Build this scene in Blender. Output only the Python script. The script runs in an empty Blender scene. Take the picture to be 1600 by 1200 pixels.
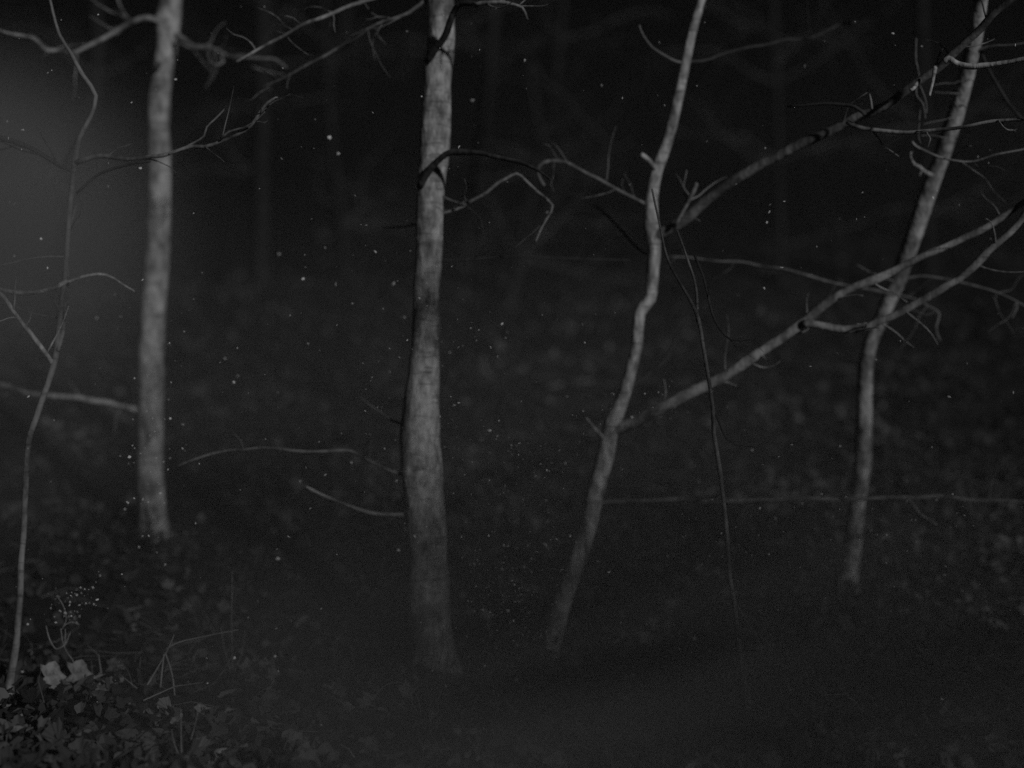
import bpy, math, random
import numpy as np
from mathutils import Vector, Matrix, noise

# ------------------------------------------------------------------ camera
F, CX, CY = 2200.0, 800.0, 600.0          # focal length and centre, in photo pixels
CAM = Vector((0.0, 0.0, 1.3))
scene = bpy.context.scene
col = scene.collection
cd = bpy.data.cameras.new('camera')
cd.sensor_width = 36.0
cd.lens = 36.0 * F / 1600.0
cd.clip_start, cd.clip_end = 0.05, 400.0
cd.dof.use_dof = True
cd.dof.focus_distance = 5.35
cd.dof.aperture_fstop = 0.6
cam = bpy.data.objects.new('camera', cd)
cam.location = CAM
cam.rotation_euler = (math.radians(90), 0, 0)
col.objects.link(cam)
scene.camera = cam

# ------------------------------------------------------------------ night sky and the single light
SUN_AZ, SUN_EL = math.radians(148), math.radians(17)    # from the right, behind the camera
w = bpy.data.worlds.new('World'); scene.world = w; w.use_nodes = True
nt = w.node_tree; nt.nodes.clear()
sky = nt.nodes.new('ShaderNodeTexSky'); sky.sky_type = 'NISHITA'; sky.sun_disc = False
sky.sun_elevation = SUN_EL; sky.sun_rotation = SUN_AZ
bw = nt.nodes.new('ShaderNodeRGBToBW')
bg = nt.nodes.new('ShaderNodeBackground'); bg.inputs['Strength'].default_value = 0.00028
wo = nt.nodes.new('ShaderNodeOutputWorld')
nt.links.new(sky.outputs[0], bw.inputs[0]); nt.links.new(bw.outputs[0], bg.inputs['Color'])
nt.links.new(bg.outputs[0], wo.inputs[0])
sd = bpy.data.lights.new('sun', 'SUN'); sd.energy = 1.08; sd.angle = math.radians(2.0); sd.color = (1, 1, 1)
sun = bpy.data.objects.new('sun', sd)
sdir = Vector((math.sin(SUN_AZ) * math.cos(SUN_EL), math.cos(SUN_AZ) * math.cos(SUN_EL), math.sin(SUN_EL)))
sun.rotation_euler = sdir.to_track_quat('Z', 'Y').to_euler()
sun.location = sdir * 20
col.objects.link(sun)

vs = scene.view_settings
vs.view_transform = 'Standard'; vs.look = 'None'; vs.exposure = 0.0; vs.gamma = 1.0; vs.use_curve_mapping = False
cy = scene.cycles
cy.use_denoising = False
cy.use_adaptive_sampling = False
cy.max_bounces = 3; cy.diffuse_bounces = 1; cy.glossy_bounces = 1; cy.transmission_bounces = 2
cy.volume_bounces = 0; cy.transparent_max_bounces = 8
cy.volume_step_rate = 3.0; cy.volume_max_steps = 64

RNG = random.Random(7)
NP = np.random.default_rng(7)

# ------------------------------------------------------------------ materials
def mat(name, dark, light, scale=(6, 6, 6), bump=0.0, rough=0.85, detail=5, mid=0.5, lent=False, per_object=0.0, bscale=30.0):
    m = bpy.data.materials.new(name); m.use_nodes = True
    t = m.node_tree; t.nodes.clear(); N = t.nodes.new; L = t.links.new
    out = N('ShaderNodeOutputMaterial'); p = N('ShaderNodeBsdfPrincipled')
    p.inputs['Roughness'].default_value = rough
    p.inputs['Specular IOR Level'].default_value = 0.2
    L(p.outputs[0], out.inputs[0])
    tc = N('ShaderNodeTexCoord'); mp = N('ShaderNodeMapping'); mp.inputs['Scale'].default_value = scale
    L(tc.outputs['Object'], mp.inputs[0])
    n1 = N('ShaderNodeTexNoise'); n1.inputs['Scale'].default_value = 1.0; n1.inputs['Detail'].default_value = detail
    n1.inputs['Roughness'].default_value = 0.65
    L(mp.outputs[0], n1.inputs[0])
    r = N('ShaderNodeValToRGB')
    r.color_ramp.elements[0].position = max(0.0, mid - 0.16); r.color_ramp.elements[0].color = (dark, dark, dark, 1)
    r.color_ramp.elements[1].position = min(1.0, mid + 0.16); r.color_ramp.elements[1].color = (light, light, light, 1)
    L(n1.outputs[0], r.inputs[0])
    c = r.outputs[0]
    hsrc = n1.outputs[0]
    if lent:                                   # horizontal lenticels and blotches of lichen
        mp2 = N('ShaderNodeMapping'); mp2.inputs['Scale'].default_value = (9, 9, 70)
        L(tc.outputs['Object'], mp2.inputs[0])
        n2 = N('ShaderNodeTexNoise'); n2.inputs['Scale'].default_value = 1.0; n2.inputs['Detail'].default_value = 3
        L(mp2.outputs[0], n2.inputs[0])
        r2 = N('ShaderNodeValToRGB')
        r2.color_ramp.elements[0].position = 0.30; r2.color_ramp.elements[0].color = (0.55, 0.55, 0.55, 1)
        r2.color_ramp.elements[1].position = 0.43; r2.color_ramp.elements[1].color = (1, 1, 1, 1)
        L(n2.outputs[0], r2.inputs[0])
        mp3 = N('ShaderNodeMapping'); mp3.inputs['Scale'].default_value = (8, 8, 4.5)
        L(tc.outputs['Object'], mp3.inputs[0])
        n3 = N('ShaderNodeTexNoise'); n3.inputs['Scale'].default_value = 1.0; n3.inputs['Detail'].default_value = 6
        n3.inputs['Roughness'].default_value = 0.7
        L(mp3.outputs[0], n3.inputs[0])
        r3 = N('ShaderNodeValToRGB')
        r3.color_ramp.elements[0].position = 0.38; r3.color_ramp.elements[0].color = (0.3, 0.3, 0.3, 1)
        r3.color_ramp.elements[1].position = 0.56; r3.color_ramp.elements[1].color = (1, 1, 1, 1)
        L(n3.outputs[0], r3.inputs[0])
        for src in (r2.outputs[0], r3.outputs[0]):
            mx = N('ShaderNodeMix'); mx.data_type = 'RGBA'; mx.blend_type = 'MULTIPLY'; mx.inputs[0].default_value = 1.0
            L(c, mx.inputs[6]); L(src, mx.inputs[7]); c = mx.outputs[2]
    if per_object:                             # every leaf its own tone
        oi = N('ShaderNodeObjectInfo'); rm = N('ShaderNodeMapRange')
        rm.inputs[3].default_value = 1.0 - per_object; rm.inputs[4].default_value = 1.0
        L(oi.outputs['Random'], rm.inputs[0])
        mx = N('ShaderNodeMix'); mx.data_type = 'RGBA'; mx.blend_type = 'MULTIPLY'; mx.inputs[0].default_value = 1.0
        L(c, mx.inputs[6]); L(rm.outputs[0], mx.inputs[7]); c = mx.outputs[2]
    L(c, p.inputs['Base Color'])
    if bump:
        mp4 = N('ShaderNodeMapping'); mp4.inputs['Scale'].default_value = (bscale, bscale, bscale * 0.45)
        L(tc.outputs['Object'], mp4.inputs[0])
        n4 = N('ShaderNodeTexNoise'); n4.inputs['Scale'].default_value = 1.0; n4.inputs['Detail'].default_value = 6
        L(mp4.outputs[0], n4.inputs[0])
        b = N('ShaderNodeBump'); b.inputs['Strength'].default_value = bump; b.inputs['Distance'].default_value = 0.012
        L(n4.outputs[0], b.inputs['Height']); L(b.outputs[0], p.inputs['Normal'])
    return m

M = dict(
    bark=mat('pale_smooth_bark', 0.30, 0.64, (40, 40, 16), 1.0, lent=True),
    bark_mid=mat('grey_bark', 0.20, 0.44, (16, 16, 5), 0.6, lent=True),
    bark_dim=mat('dull_bark', 0.13, 0.30, (16, 16, 5), 0.6, lent=True),
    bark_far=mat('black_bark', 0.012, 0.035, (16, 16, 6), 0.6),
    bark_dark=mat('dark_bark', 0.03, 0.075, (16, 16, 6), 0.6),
    bark_shade=mat('shaded_dark_bark', 0.03, 0.08, (20, 20, 20), 0.8),  # branch shadow put into the colour, darker than the pale bark
    twig=mat('twig_bark', 0.11, 0.26, (20, 20, 20), 0.3),
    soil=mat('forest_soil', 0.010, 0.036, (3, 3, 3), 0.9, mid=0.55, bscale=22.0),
    leaf=mat('dry_leaf', 0.05, 0.26, (3.5, 3.5, 3.5), 0.4, per_object=0.8),
    leaf_pale=mat('pale_dry_leaf', 0.09, 0.36, (3.5, 3.5, 3.5), 0.4, per_object=0.45),
    fleck=mat('pale_fleck', 0.5, 0.8, (5, 5, 5)),
    leaf_green=mat('shade_tree_leaf', 0.04, 0.09, (8, 8, 8)),
    grass=mat('dry_grass', 0.16, 0.34, (10, 10, 10)),
)

def litter_mat():
    m = bpy.data.materials.new('leaf_litter'); m.use_nodes = True
    t = m.node_tree; p = t.nodes['Principled BSDF']; p.inputs['Roughness'].default_value = 0.85
    p.inputs['Specular IOR Level'].default_value = 0.2
    a = t.nodes.new('ShaderNodeAttribute'); a.attribute_name = 'tone'
    t.links.new(a.outputs['Fac'], p.inputs['Base Color'])
    return m
M['litter'] = litter_mat()

# ------------------------------------------------------------------ helpers
def prop(o, label=None, cat=None, group=None, kind=None):
    if label: o['label'] = label
    if cat: o['category'] = cat
    if group: o['group'] = group
    if kind: o['kind'] = kind
    return o

def mesh_obj(name, verts, faces, m, parent=None, smooth=True, me=None):
    if me is None:
        me = bpy.data.meshes.new(name)
        me.from_pydata([tuple(v) for v in verts], [], faces)
        if smooth: me.shade_smooth()
        me.materials.append(m)
    o = bpy.data.objects.new(name, me); col.objects.link(o)
    if parent is not None: o.parent = parent
    return o

def empty(name, loc, label, cat, group=None):
    o = bpy.data.objects.new(name, None); o.location = loc; o.empty_display_size = 0.2
    col.objects.link(o)
    return prop(o, label, cat, group)

def pt(px, py, d):                          # point at forward distance d seen at a photo pixel
    return Vector(((px - CX) / F * d, d, CAM.z - (py - CY) / F * d))

YK = [-60, 0, 3.5, 5, 6.2, 7.4, 9, 12, 15, 18, 21, 24, 60]
ZK = [-0.6, -0.15, -0.03, 0.0, 0.02, 0.30, 0.66, 1.28, 1.95, 2.62, 3.15, 3.4, 4.2]
def ground_z(x, y):
    z = float(np.interp(y, YK, ZK))
    z += 0.10 * math.exp(-((x + 2.2) / 1.3) ** 2 - ((y - 7.5) / 1.6) ** 2)
    z += 0.06 * noise.noise(Vector((x * 0.9, y * 0.9, 0.3))) + 0.035 * noise.noise(Vector((x * 2.7, y * 2.7, 1.3)))
    z += (0.45 * noise.noise(Vector((x * 0.13, y * 0.13, 5.0))) + 0.22 * noise.noise(Vector((x * 0.4, y * 0.4, 9.0)))) * min(1.0, max(0.0, (y - 8) / 8))
    return z

def hit(px, py, dmin=2.5, dmax=40.0):       # where a photo pixel's ray meets the ground
    d = dmin
    while d < dmax:
        p = pt(px, py, d)
        if p.z <= ground_z(p.x, p.y): return p
        d += 0.02
    return pt(px, py, dmax)

def spline(P, step):
    """Catmull-Rom through rows of (x, y, z, r), resampled about every STEP metres."""
    P = [np.array(p, float) for p in P]
    if len(P) == 2: P = [P[0], (P[0] + P[1]) / 2, P[1]]
    Q = [2 * P[0] - P[1]] + P + [2 * P[-1] - P[-2]]
    out = []
    for i in range(1, len(Q) - 2):
        p0, p1, p2, p3 = Q[i - 1:i + 3]
        n = max(2, int(np.linalg.norm(p2[:3] - p1[:3]) / step))
        for k in range(n):
            t = k / n
            out.append(0.5 * (2 * p1 + (p2 - p0) * t + (2 * p0 - 5 * p1 + 4 * p2 - p3) * t * t + (3 * p1 - p0 - 3 * p2 + p3) * t ** 3))
    out.append(P[-1])
    return out

def tube(rows, sides=8, step=0.05, rough=0.06, seed=0.0, wob=0.0, origin=(0, 0, 0), flare=None, tip=True):
    """A tapered limb with an uneven skin through rows of (x, y, z, r)."""
    S = spline(rows, step)
    n = len(S); verts = []; faces = []
    up = None
    for i, s in enumerate(S):
        a = S[max(0, i - 1)][:3]; b = S[min(n - 1, i + 1)][:3]
        t = Vector(b - a)
        if t.length < 1e-9: t = Vector((0, 0, 1))
        t.normalize()
        if up is None:
            up = t.orthogonal().normalized()
        up = (up - t * up.dot(t))
        if up.length < 1e-6: up = t.orthogonal()
        up.normalize(); side = t.cross(up)
        c = Vector(s[:3]); r = max(0.0008, float(s[3]))
        if wob:
            c = c + Vector((noise.noise(c * 6 + Vector((seed, 0, 0))), noise.noise(c * 6 + Vector((0, seed, 9))), noise.noise(c * 6 + Vector((3, 0, seed))))) * wob
        if flare: r0 = r * flare(c.z)
        else: r0 = r
        for k in range(sides):
            th = 2 * math.pi * k / sides
            d = up * math.cos(th) + side * math.sin(th)
            q = c + d * r0
            rr = r0 * (1 + rough * noise.noise(q * 9.0 + Vector((seed, 0, 0))) + 0.5 * rough * noise.noise(q * 26 + Vector((0, seed, 0))))
            if flare:
                fl = flare(c.z) - 1.0
                rr += r * fl * 0.2 * math.sin(th * 5 + seed)
            verts.append(c + d * rr - Vector(origin))
    for i in range(n - 1):
        for k in range(sides):
            k2 = (k + 1) % sides
            faces.append((i * sides + k, i * sides + k2, (i + 1) * sides + k2, (i + 1) * sides + k))
    verts.append(Vector(S[-1][:3]) - Vector(origin) + (Vector(S[-1][:3]) - Vector(S[-2][:3])).normalized() * float(S[-1][3]) * (1.0 if tip else 0.1))
    e = len(verts) - 1
    for k in range(sides): faces.append(((n - 1) * sides + k, (n - 1) * sides + (k + 1) % sides, e))
    faces.append(tuple(reversed(range(sides))))
    return verts, faces

def rows_from(trace, d0, d1, w0, w1):
    """Photo trace [(px, py)] with distance and width (in pixels) running from one end to the other."""
    L = [0.0]
    for a, b in zip(trace, trace[1:]): L.append(L[-1] + math.hypot(b[0] - a[0], b[1] - a[1]))
    out = []
    for (x, y), l in zip(trace, L):
        t = l / L[-1]; d = d0 + (d1 - d0) * t; wd = w0 + (w1 - w0) * t
        p = pt(x, y, d); out.append((p.x, p.y, p.z, 0.5 * wd * d / F))
    return out

def limb(root, trace, d0, d1, w0, w1, m='twig', name='branch', parent=None, twigs=0, seed=None, tl=0.25, label=None, sides=8):
    """A branch (or twig) of a tree traced from the photo, with its own side twigs."""
    seed = RNG.random() * 50 if seed is None else seed
    rows = rows_from(trace, d0, d1, w0, w1)
    v, f = tube(rows, sides, 0.03, 0.22, seed, 0.012 if w0 < 12 else 0.008, root.location)
    o = mesh_obj(name, v, f, M[m], parent or root)
    if label: o['label'] = label
    if twigs: side_twigs(root, o if parent is None else parent, rows, twigs, tl, m)
    return o

def side_twigs(root, parent, rows, n, tl, m='twig'):
    S = spline(rows, 0.04)
    for _ in range(int(n * 1.8 + .5)):
        i = RNG.randrange(int(len(S) * 0.15), len(S) - 1)
        p = Vector(S[i][:3]); t = Vector(S[min(i + 2, len(S) - 1)][:3]) - Vector(S[max(i - 2, 0)][:3]); t.normalize()
        q = Vector((RNG.gauss(0, 1), RNG.gauss(0, 1), RNG.gauss(0.1, 1))); q = (q - t * q.dot(t)).normalized()
        d = (t * RNG.uniform(0.3, 1.0) + q).normalized()
        ln = tl * RNG.uniform(0.35, 1.1); r = max(0.0014, min(0.0045, S[i][3] * 0.45))
        P = [(*p, r)]
        for k in range(1, 5):
            d = (d + Vector((RNG.gauss(0, .22), RNG.gauss(0, .22), RNG.gauss(0.02, .22)))).normalized()
            p = p + d * ln / 4; P.append((*p, r * (1 - 0.17 * k)))
        v, f = tube(P, 5, 0.03, 0.1, RNG.random() * 40, 0.003, root.location)
        mesh_obj('twig', v, f, M[m], parent)

def trunk(root, pts, d, m='bark', sides=26, name='trunk', top=None, base_flare=True, step=0.04, seed=1.0, rough=0.07):
    """pts: (px, py, width px[, distance]); the last is where the trunk meets the ground."""
    rows = []
    for q in pts:
        dd = q[3] if len(q) > 3 else d
        p = pt(q[0], q[1], dd); rows.append((p.x, p.y, p.z, 0.5 * q[2] * dd / F))
    b = rows[-1]
    rows.append((b[0], b[1], b[2] - 0.18, b[3] * 1.02))
    rows = rows[::-1]
    if top:
        for (dx, dy, dz, k) in top:
            a = rows[-1]; rows.append((a[0] + dx, a[1] + dy, a[2] + dz, max(0.004, a[3] * k)))
    z0 = b[2]
    fl = (lambda z: 1.0 + 0.4 * math.exp(-max(0.0, z - z0) / 0.08)) if base_flare else None
    v, f = tube(rows, sides, step, rough, seed, 0.004, root.location, fl)
    return mesh_obj(name, v, f, M[m], root), rows

def crown_branches(root, rows, n, length, m='bark_mid', z_from=None):
    """Bare branches above the picture, so that the tree goes on as a tree."""
    for k in range(n):
        a = rows[-1 - RNG.randrange(0, 3)]
        p = Vector(a[:3]) + Vector((0, 0, RNG.uniform(-0.3, 0.2)))
        th = RNG.uniform(0, 6.28)
        d = Vector((math.cos(th), math.sin(th), RNG.uniform(0.5, 1.1))).normalized()
        r = max(0.008, a[3] * 0.5); P = [(*p, r)]
        for j in range(1, 6):
            d = (d + Vector((RNG.gauss(0, .2), RNG.gauss(0, .2), RNG.gauss(0.03, .15)))).normalized()
            p = p + d * length / 5; P.append((*p, r * (1 - 0.17 * j)))
        v, f = tube(P, 7, 0.08, 0.1, RNG.random() * 40, 0.006, root.location)
        o = mesh_obj('branch', v, f, M[m], root)
        side_twigs(root, o, P, 4, 0.5, m)

# ------------------------------------------------------------------ ground
def build_ground():
    xs = np.concatenate([np.linspace(-58, -8, 26)[:-1], np.linspace(-8, 8, 181), np.linspace(8, 58, 26)[1:]])
    ys = np.concatenate([np.linspace(-58, 1, 24)[:-1], np.linspace(1, 12, 150)[:-1], np.linspace(12, 26, 90)[:-1], np.linspace(26, 62, 22)])
    V = [(x, y, ground_z(x, y)) for y in ys for x in xs]
    nx = len(xs)
    Fc = [(j * nx + i, j * nx + i + 1, (j + 1) * nx + i + 1, (j + 1) * nx + i) for j in range(len(ys) - 1) for i in range(nx - 1)]
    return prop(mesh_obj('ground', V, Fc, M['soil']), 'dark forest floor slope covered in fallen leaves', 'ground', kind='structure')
ground = build_ground()

# leaf shapes ------------------------------------------------------
def leaf_shape(kind, seed):
    """Outline of one dry leaf, about 1 unit long, curled; fan from a midrib point."""
    r = random.Random(seed)
    pts = []
    if kind == 'lobed':
        ang = [(-178, .14), (-150, .36), (-132, .42), (-112, .37), (-88, .42), (-66, .50), (-50, .44), (-30, .46), (-14, .54), (0, .62),
               (14, .54), (30, .46), (50, .44), (66, .50), (88, .42), (112, .37), (132, .42), (150, .36), (178, .14)]
        for a, q in ang:
            a = math.radians(a + r.uniform(-5, 5)); q *= r.uniform(.78, 1.1)
            pts.append((q * math.cos(a) + .05, q * math.sin(a)))
    else:
        for k in range(14):
            a = 2 * math.pi * k / 14
            x = .5 * math.cos(a); y = .27 * math.sin(a) * (1 - .35 * math.cos(a)) * r.uniform(.9, 1.1)
            pts.append((x, y))
    c1, c2, tw = r.uniform(.3, 1.3), r.uniform(-.5, .9), r.uniform(-.8, .8); fx = r.uniform(-.2, .2); fs = r.uniform(-.9, .9)
    V = [(0, 0, 0)]
    for rad in (0.55, 1.0):
        for x, y in pts:
            x, y = x * rad, y * rad
            V.append((x, y, c1 * y * y + c2 * x * x + tw * x * y + .25 * abs(y) + fs * max(0.0, x - fx - .3 * y) + r.uniform(-.07, .07)))
    n = len(pts); Fc = []
    for k in range(n):
        k2 = (k + 1) % n
        Fc.append((0, 1 + k, 1 + k2)); Fc.append((1 + k, 1 + n + k, 1 + n + k2, 1 + k2))
    return V, Fc
SHAPES = [leaf_shape('lobed' if k % 3 else 'oval', 100 + k) for k in range(9)]
LEAF_ME = {}
for mn in ('leaf', 'leaf_pale'):
    for k, (V, Fc) in enumerate(SHAPES):
        me = bpy.data.meshes.new('leaf'); me.from_pydata(V, [], Fc); me.shade_smooth(); me.materials.append(M[mn]); LEAF_ME[mn, k] = me

def put_leaf(p, size, rot, mn='leaf', k=None):
    o = mesh_obj('leaf', None, None, None, ground, me=LEAF_ME[mn, RNG.randrange(9) if k is None else k])
    o.location = p; o.rotation_euler = rot; o.scale = (size, size, size)
    return o

# the leaves that the photo shows one by one: pixel, size in pixels, tone
SHOWN = [(80, 1062, 42, 1), (122, 1058, 40, 1), (245, 872, 34, 1), (428, 1098, 38, 1), (460, 1110, 34, 1), (400, 1114, 26, 1), (345, 1185, 34, 1),
 (275, 1022, 28, 0), (300, 1035, 22, 0), (335, 1012, 36, 0), (395, 1045, 40, 0), (305, 935, 40, 0), (265, 945, 32, 0), (355, 950, 32, 0), (330, 940, 26, 0),
 (175, 1040, 24, 0), (75, 1035, 30, 0), (185, 585, 18, 1), (90, 672, 30, 1), (120, 685, 28, 0), (165, 642, 26, 1), (190, 656, 24, 1), (110, 770, 32, 1), (135, 745, 30, 0),
 (150, 768, 22, 1), (370, 438, 22, 1), (430, 482, 24, 0), (420, 497, 20, 0), (500, 1055, 24, 0), (540, 1062, 26, 0), (472, 1178, 30, 0), (490, 765, 38, 0),
 (400, 752, 26, 0), (385, 772, 24, 0), (760, 592, 26, 1), (735, 556, 26, 0), (718, 572, 20, 1), (893, 576, 11, 1), (870, 562, 30, 0), (905, 602, 30, 1), (960, 572, 22, 0),
 (1180, 978, 26, 0), (1200, 970, 22, 0), (1070, 1045, 40, 0), (1110, 1066, 18, 0), (1345, 965, 18, 0), (1380, 1094, 28, 1), (1405, 1090, 28, 0), (1450, 1092, 30, 1),
 (1420, 1135, 30, 0), (1460, 1128, 18, 0), (1480, 1186, 40, 1), (1350, 1180, 36, 0), (1540, 1175, 36, 0), (1530, 1090, 30, 0), (1460, 1035, 22, 0), (1400, 1010, 36, 0),
 (1530, 915, 26, 0), (1570, 932, 26, 0), (835, 822, 28, 1), (830, 922, 32, 0), (810, 742, 28, 0), (840, 762, 24, 0), (590, 736, 22, 0), (540, 816, 24, 0), (470, 892, 14, 1),
 (590, 927, 14, 1), (435, 982, 24, 0), (350, 782, 20, 0), (450, 785, 30, 0), (480, 782, 22, 0), (410, 832, 18, 0), (210, 980, 26, 0), (150, 900, 20, 0), (60, 890, 26, 0), (40, 905, 18, 1),
 (500, 370, 16, 0), (620, 470, 14, 0), (300, 540, 24, 0), (320, 600, 22, 0), (700, 820, 18, 0), (1010, 590, 18, 0), (1240, 770, 18, 0), (780, 540, 18, 0), (645, 480, 14, 0)]
# (filled in below, once the trees stand)
n_leaf = 0
for px, py, s, pale in SHOWN:
    far = hit(px, py).y > 6.3
    for q in range(3 if far else 2):
        k = 1.0 if q == 0 and not far else RNG.uniform(.45, .7)
        qx, qy = (px, py) if q == 0 else (px + RNG.gauss(0, .45) * s, py + RNG.gauss(0, .28) * s)
        p = hit(qx, qy + s * 0.3 * k); size = min(.22, s * k * p.y / F * 1.2)
        p = p + Vector((0, -0.02, size * 0.28))
        # tipped up on its neighbours, its face between the sky and the lit side
        if pale and s >= 40 and q == 0:        # the bright leaves turned squarely to the light
            put_leaf(p + Vector((0, -.03, .02)), size, (math.radians(RNG.uniform(55, 75)), math.radians(RNG.uniform(0, 20)), RNG.uniform(0, .7)), 'leaf_pale', RNG.choice([1, 2, 4, 5])); n_leaf += 1
            continue
        put_leaf(p, size, (math.radians(RNG.uniform(20, 80)), math.radians(RNG.uniform(-30, 40)), RNG.uniform(-1.2, 1.2)), 'leaf_pale' if pale and q < 2 and p.y < 7 else 'leaf')
        n_leaf += 1
for k in range(max(0, 300 - n_leaf)):
    py = 1215 - 420 * (RNG.random() ** 1.4); px = RNG.uniform(-30, 1630)
    p = hit(px, py); size = RNG.uniform(0.07, 0.14)
    p.z += 0.012 + RNG.uniform(0, 0.02)
    put_leaf(p, size, (RNG.gauss(0.3, 0.45), RNG.gauss(0, 0.45), RNG.uniform(0, 6.28)), 'leaf_pale' if RNG.random() < 0.08 else 'leaf')

def litter():
    VV, FF, TT = [], [], []; base = 0
    low = []
    for k in range(6):                         # a simpler leaf for the mass
        V, Fc = leaf_shape('lobed' if k % 2 else 'oval', 300 + k)
        n = (len(V) - 1) // 2
        V = [V[0]] + V[1 + n:]
        low.append((np.array(V), [(0, 1 + j, 1 + (j + 1) % n) for j in range(n)]))
    spots = []                                 # (x, y, size, tone): scattered leaves, and drifts of leaves with dark gaps between
    for _ in range(5000): spots.append((RNG.uniform(-3.6, 3.6), RNG.uniform(3.6, 9.0), RNG.uniform(.04, .09), .02 + .06 * RNG.random() ** 2))
    for _ in range(6000):
        y = RNG.uniform(9.0, 22.0); spots.append((RNG.uniform(-0.48 * y, 0.48 * y), y, RNG.uniform(.05, .11), .02 + .06 * RNG.random() ** 2))
    for _ in range(1500): spots.append((RNG.uniform(-7, 7), RNG.uniform(-2, 4.0), RNG.uniform(.05, .1), .02 + .08 * RNG.random() ** 2))
    for _ in range(900):
        y = 4.3 + 14 * RNG.random() ** 1.5; x = RNG.uniform(-.45, .45) * y
        if RNG.random() > .5 + 1.5 * noise.noise(Vector((x * .55, y * .55, 7.0))): continue
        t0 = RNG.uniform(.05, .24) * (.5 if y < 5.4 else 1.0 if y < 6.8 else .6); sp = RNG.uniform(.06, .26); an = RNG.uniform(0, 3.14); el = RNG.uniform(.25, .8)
        for _k in range(RNG.randrange(5, 22)):
            u_, v_ = RNG.gauss(0, sp), RNG.gauss(0, sp * el)
            spots.append((x + u_ * math.cos(an) - v_ * math.sin(an), y + u_ * math.sin(an) + v_ * math.cos(an), RNG.uniform(.03, .10), t0 * RNG.uniform(.3, 1.3)))
    for x, y, s, tone in spots:
        V, Fc = low[RNG.randrange(6)]
        if RNG.random() < max(0.0, (y - 14) / 10): continue
        E = Matrix.Rotation(RNG.uniform(0, 6.28), 3, 'Z')
        R = Matrix.Rotation(RNG.gauss(0.2, 0.5), 3, 'X') @ Matrix.Rotation(RNG.gauss(0, 0.5), 3, 'Y') @ E
        A = np.array(R) * s
        W = V @ A.T + np.array((x, y, ground_z(x, y) + 0.012 + RNG.uniform(0, 0.035)))
        VV.append(W); FF += [tuple(i + base for i in f) for f in Fc]; base += len(V)
        TT += [tone] * len(V)
    V = np.concatenate(VV)
    me = bpy.data.meshes.new('leaf_litter'); me.from_pydata(V.tolist(), [], FF); me.materials.append(M['litter'])
    a = me.attributes.new('tone', 'FLOAT', 'POINT'); a.data.foreach_set('value', TT)
    o = bpy.data.objects.new('leaf_litter', me); col.objects.link(o); o.parent = ground; o['kind'] = 'stuff'
litter()

def undergrowth():
    """Fine dry stems and fallen twiglets all over the slope, far too many to count."""
    V, Fc, TT = [], [], []
    for _ in range(7000):
        y = 3.8 + 14 * RNG.random() ** 1.6; x = RNG.uniform(-.46, .46) * y
        if RNG.random() > .55 + 1.4 * noise.noise(Vector((x * .7, y * .7, 21.0))): continue
        up = RNG.random() < .4
        a = RNG.uniform(0, 6.28); ln = RNG.uniform(.06, .22) * (1.0 if up else 1.3)
        d = Vector((math.cos(a) * .5, math.sin(a) * .5, RNG.uniform(.5, 1))) if up else Vector((math.cos(a), math.sin(a) * .7, RNG.uniform(-.02, .25)))
        d.normalize(); w_ = RNG.uniform(.0012, .003); sd_ = d.cross(Vector((RNG.gauss(0, 1), RNG.gauss(0, 1), RNG.gauss(0, 1)))).normalized(); up_ = d.cross(sd_)
        p = Vector((x, y, ground_z(x, y) + .015)); b = len(V)
        for k in range(3):
            c = p + d * ln * k / 2 + Vector((0, 0, -.25 * ln * (k / 2) ** 2 if up else 0)) + sd_ * ln * .1 * k * (2 - k)
            for e in range(3):
                th = e * 2.094; V.append(c + (sd_ * math.cos(th) + up_ * math.sin(th)) * w_ * (1 - .35 * k))
        for k in range(2):
            for e in range(3):
                e2 = (e + 1) % 3; Fc.append((b + 3 * k + e, b + 3 * k + e2, b + 3 * k + 3 + e2, b + 3 * k + 3 + e))
        TT += [RNG.uniform(.05, .24)] * 9
    me = bpy.data.meshes.new('dry_stems'); me.from_pydata(V, [], Fc); me.materials.append(M['litter'])
    at_ = me.attributes.new('tone', 'FLOAT', 'POINT'); at_.data.foreach_set('value', TT)
    o = bpy.data.objects.new('dry_stems', me); col.objects.link(o); o.parent = ground; o['kind'] = 'stuff'
undergrowth()

# ------------------------------------------------------------------ the four main trees
# 1: the straight trunk on the left
b1 = hit(239, 850); D1 = b1.y
t1 = empty('pale_tree', b1, 'straight pale tree trunk beside the thin forked sapling, with a knotted branch joint', 'tree')
P1 = [(272, -60, 33), (267, 0, 34), (263, 30, 39), (262, 60, 34), (256, 100, 33), (249, 150, 34), (248, 200, 34), (249, 245, 36), (249, 300, 36), (248, 350, 36), (246, 400, 37),
      (242, 450, 39), (239, 500, 39), (236, 560, 40), (235, 640, 41), (234, 700, 40), (236, 760, 41), (238, 800, 42), (240, 850, 45)]
_, r1 = trunk(t1, P1, D1, seed=3.0, top=[(.08, 0, .8, .9), (.02, .1, .9, .85), (-.1, .1, 1.0, .75), (.05, .0, 1.0, .6)])
limb(t1, [(262, 45), (250, 36), (240, 30), (230, 27), (220, 28), (213, 32), (200, 38), (180, 49), (163, 60), (143, 70), (120, 80), (107, 81), (90, 77), (73, 78), (50, 60), (13, 50), (-20, 40)], D1, D1 - .9, 9, 3.5, 'bark_mid', twigs=5)
limb(t1, [(205, 34), (195, 20), (187, 5), (180, -20)], D1 - .1, D1 - .2, 4, 2.5, 'bark_mid')
limb(t1, [(206, 33), (190, 24), (172, 17), (150, 3), (140, -10)], D1 - .1, D1 - .5, 4, 2.5, 'bark_mid')
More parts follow.
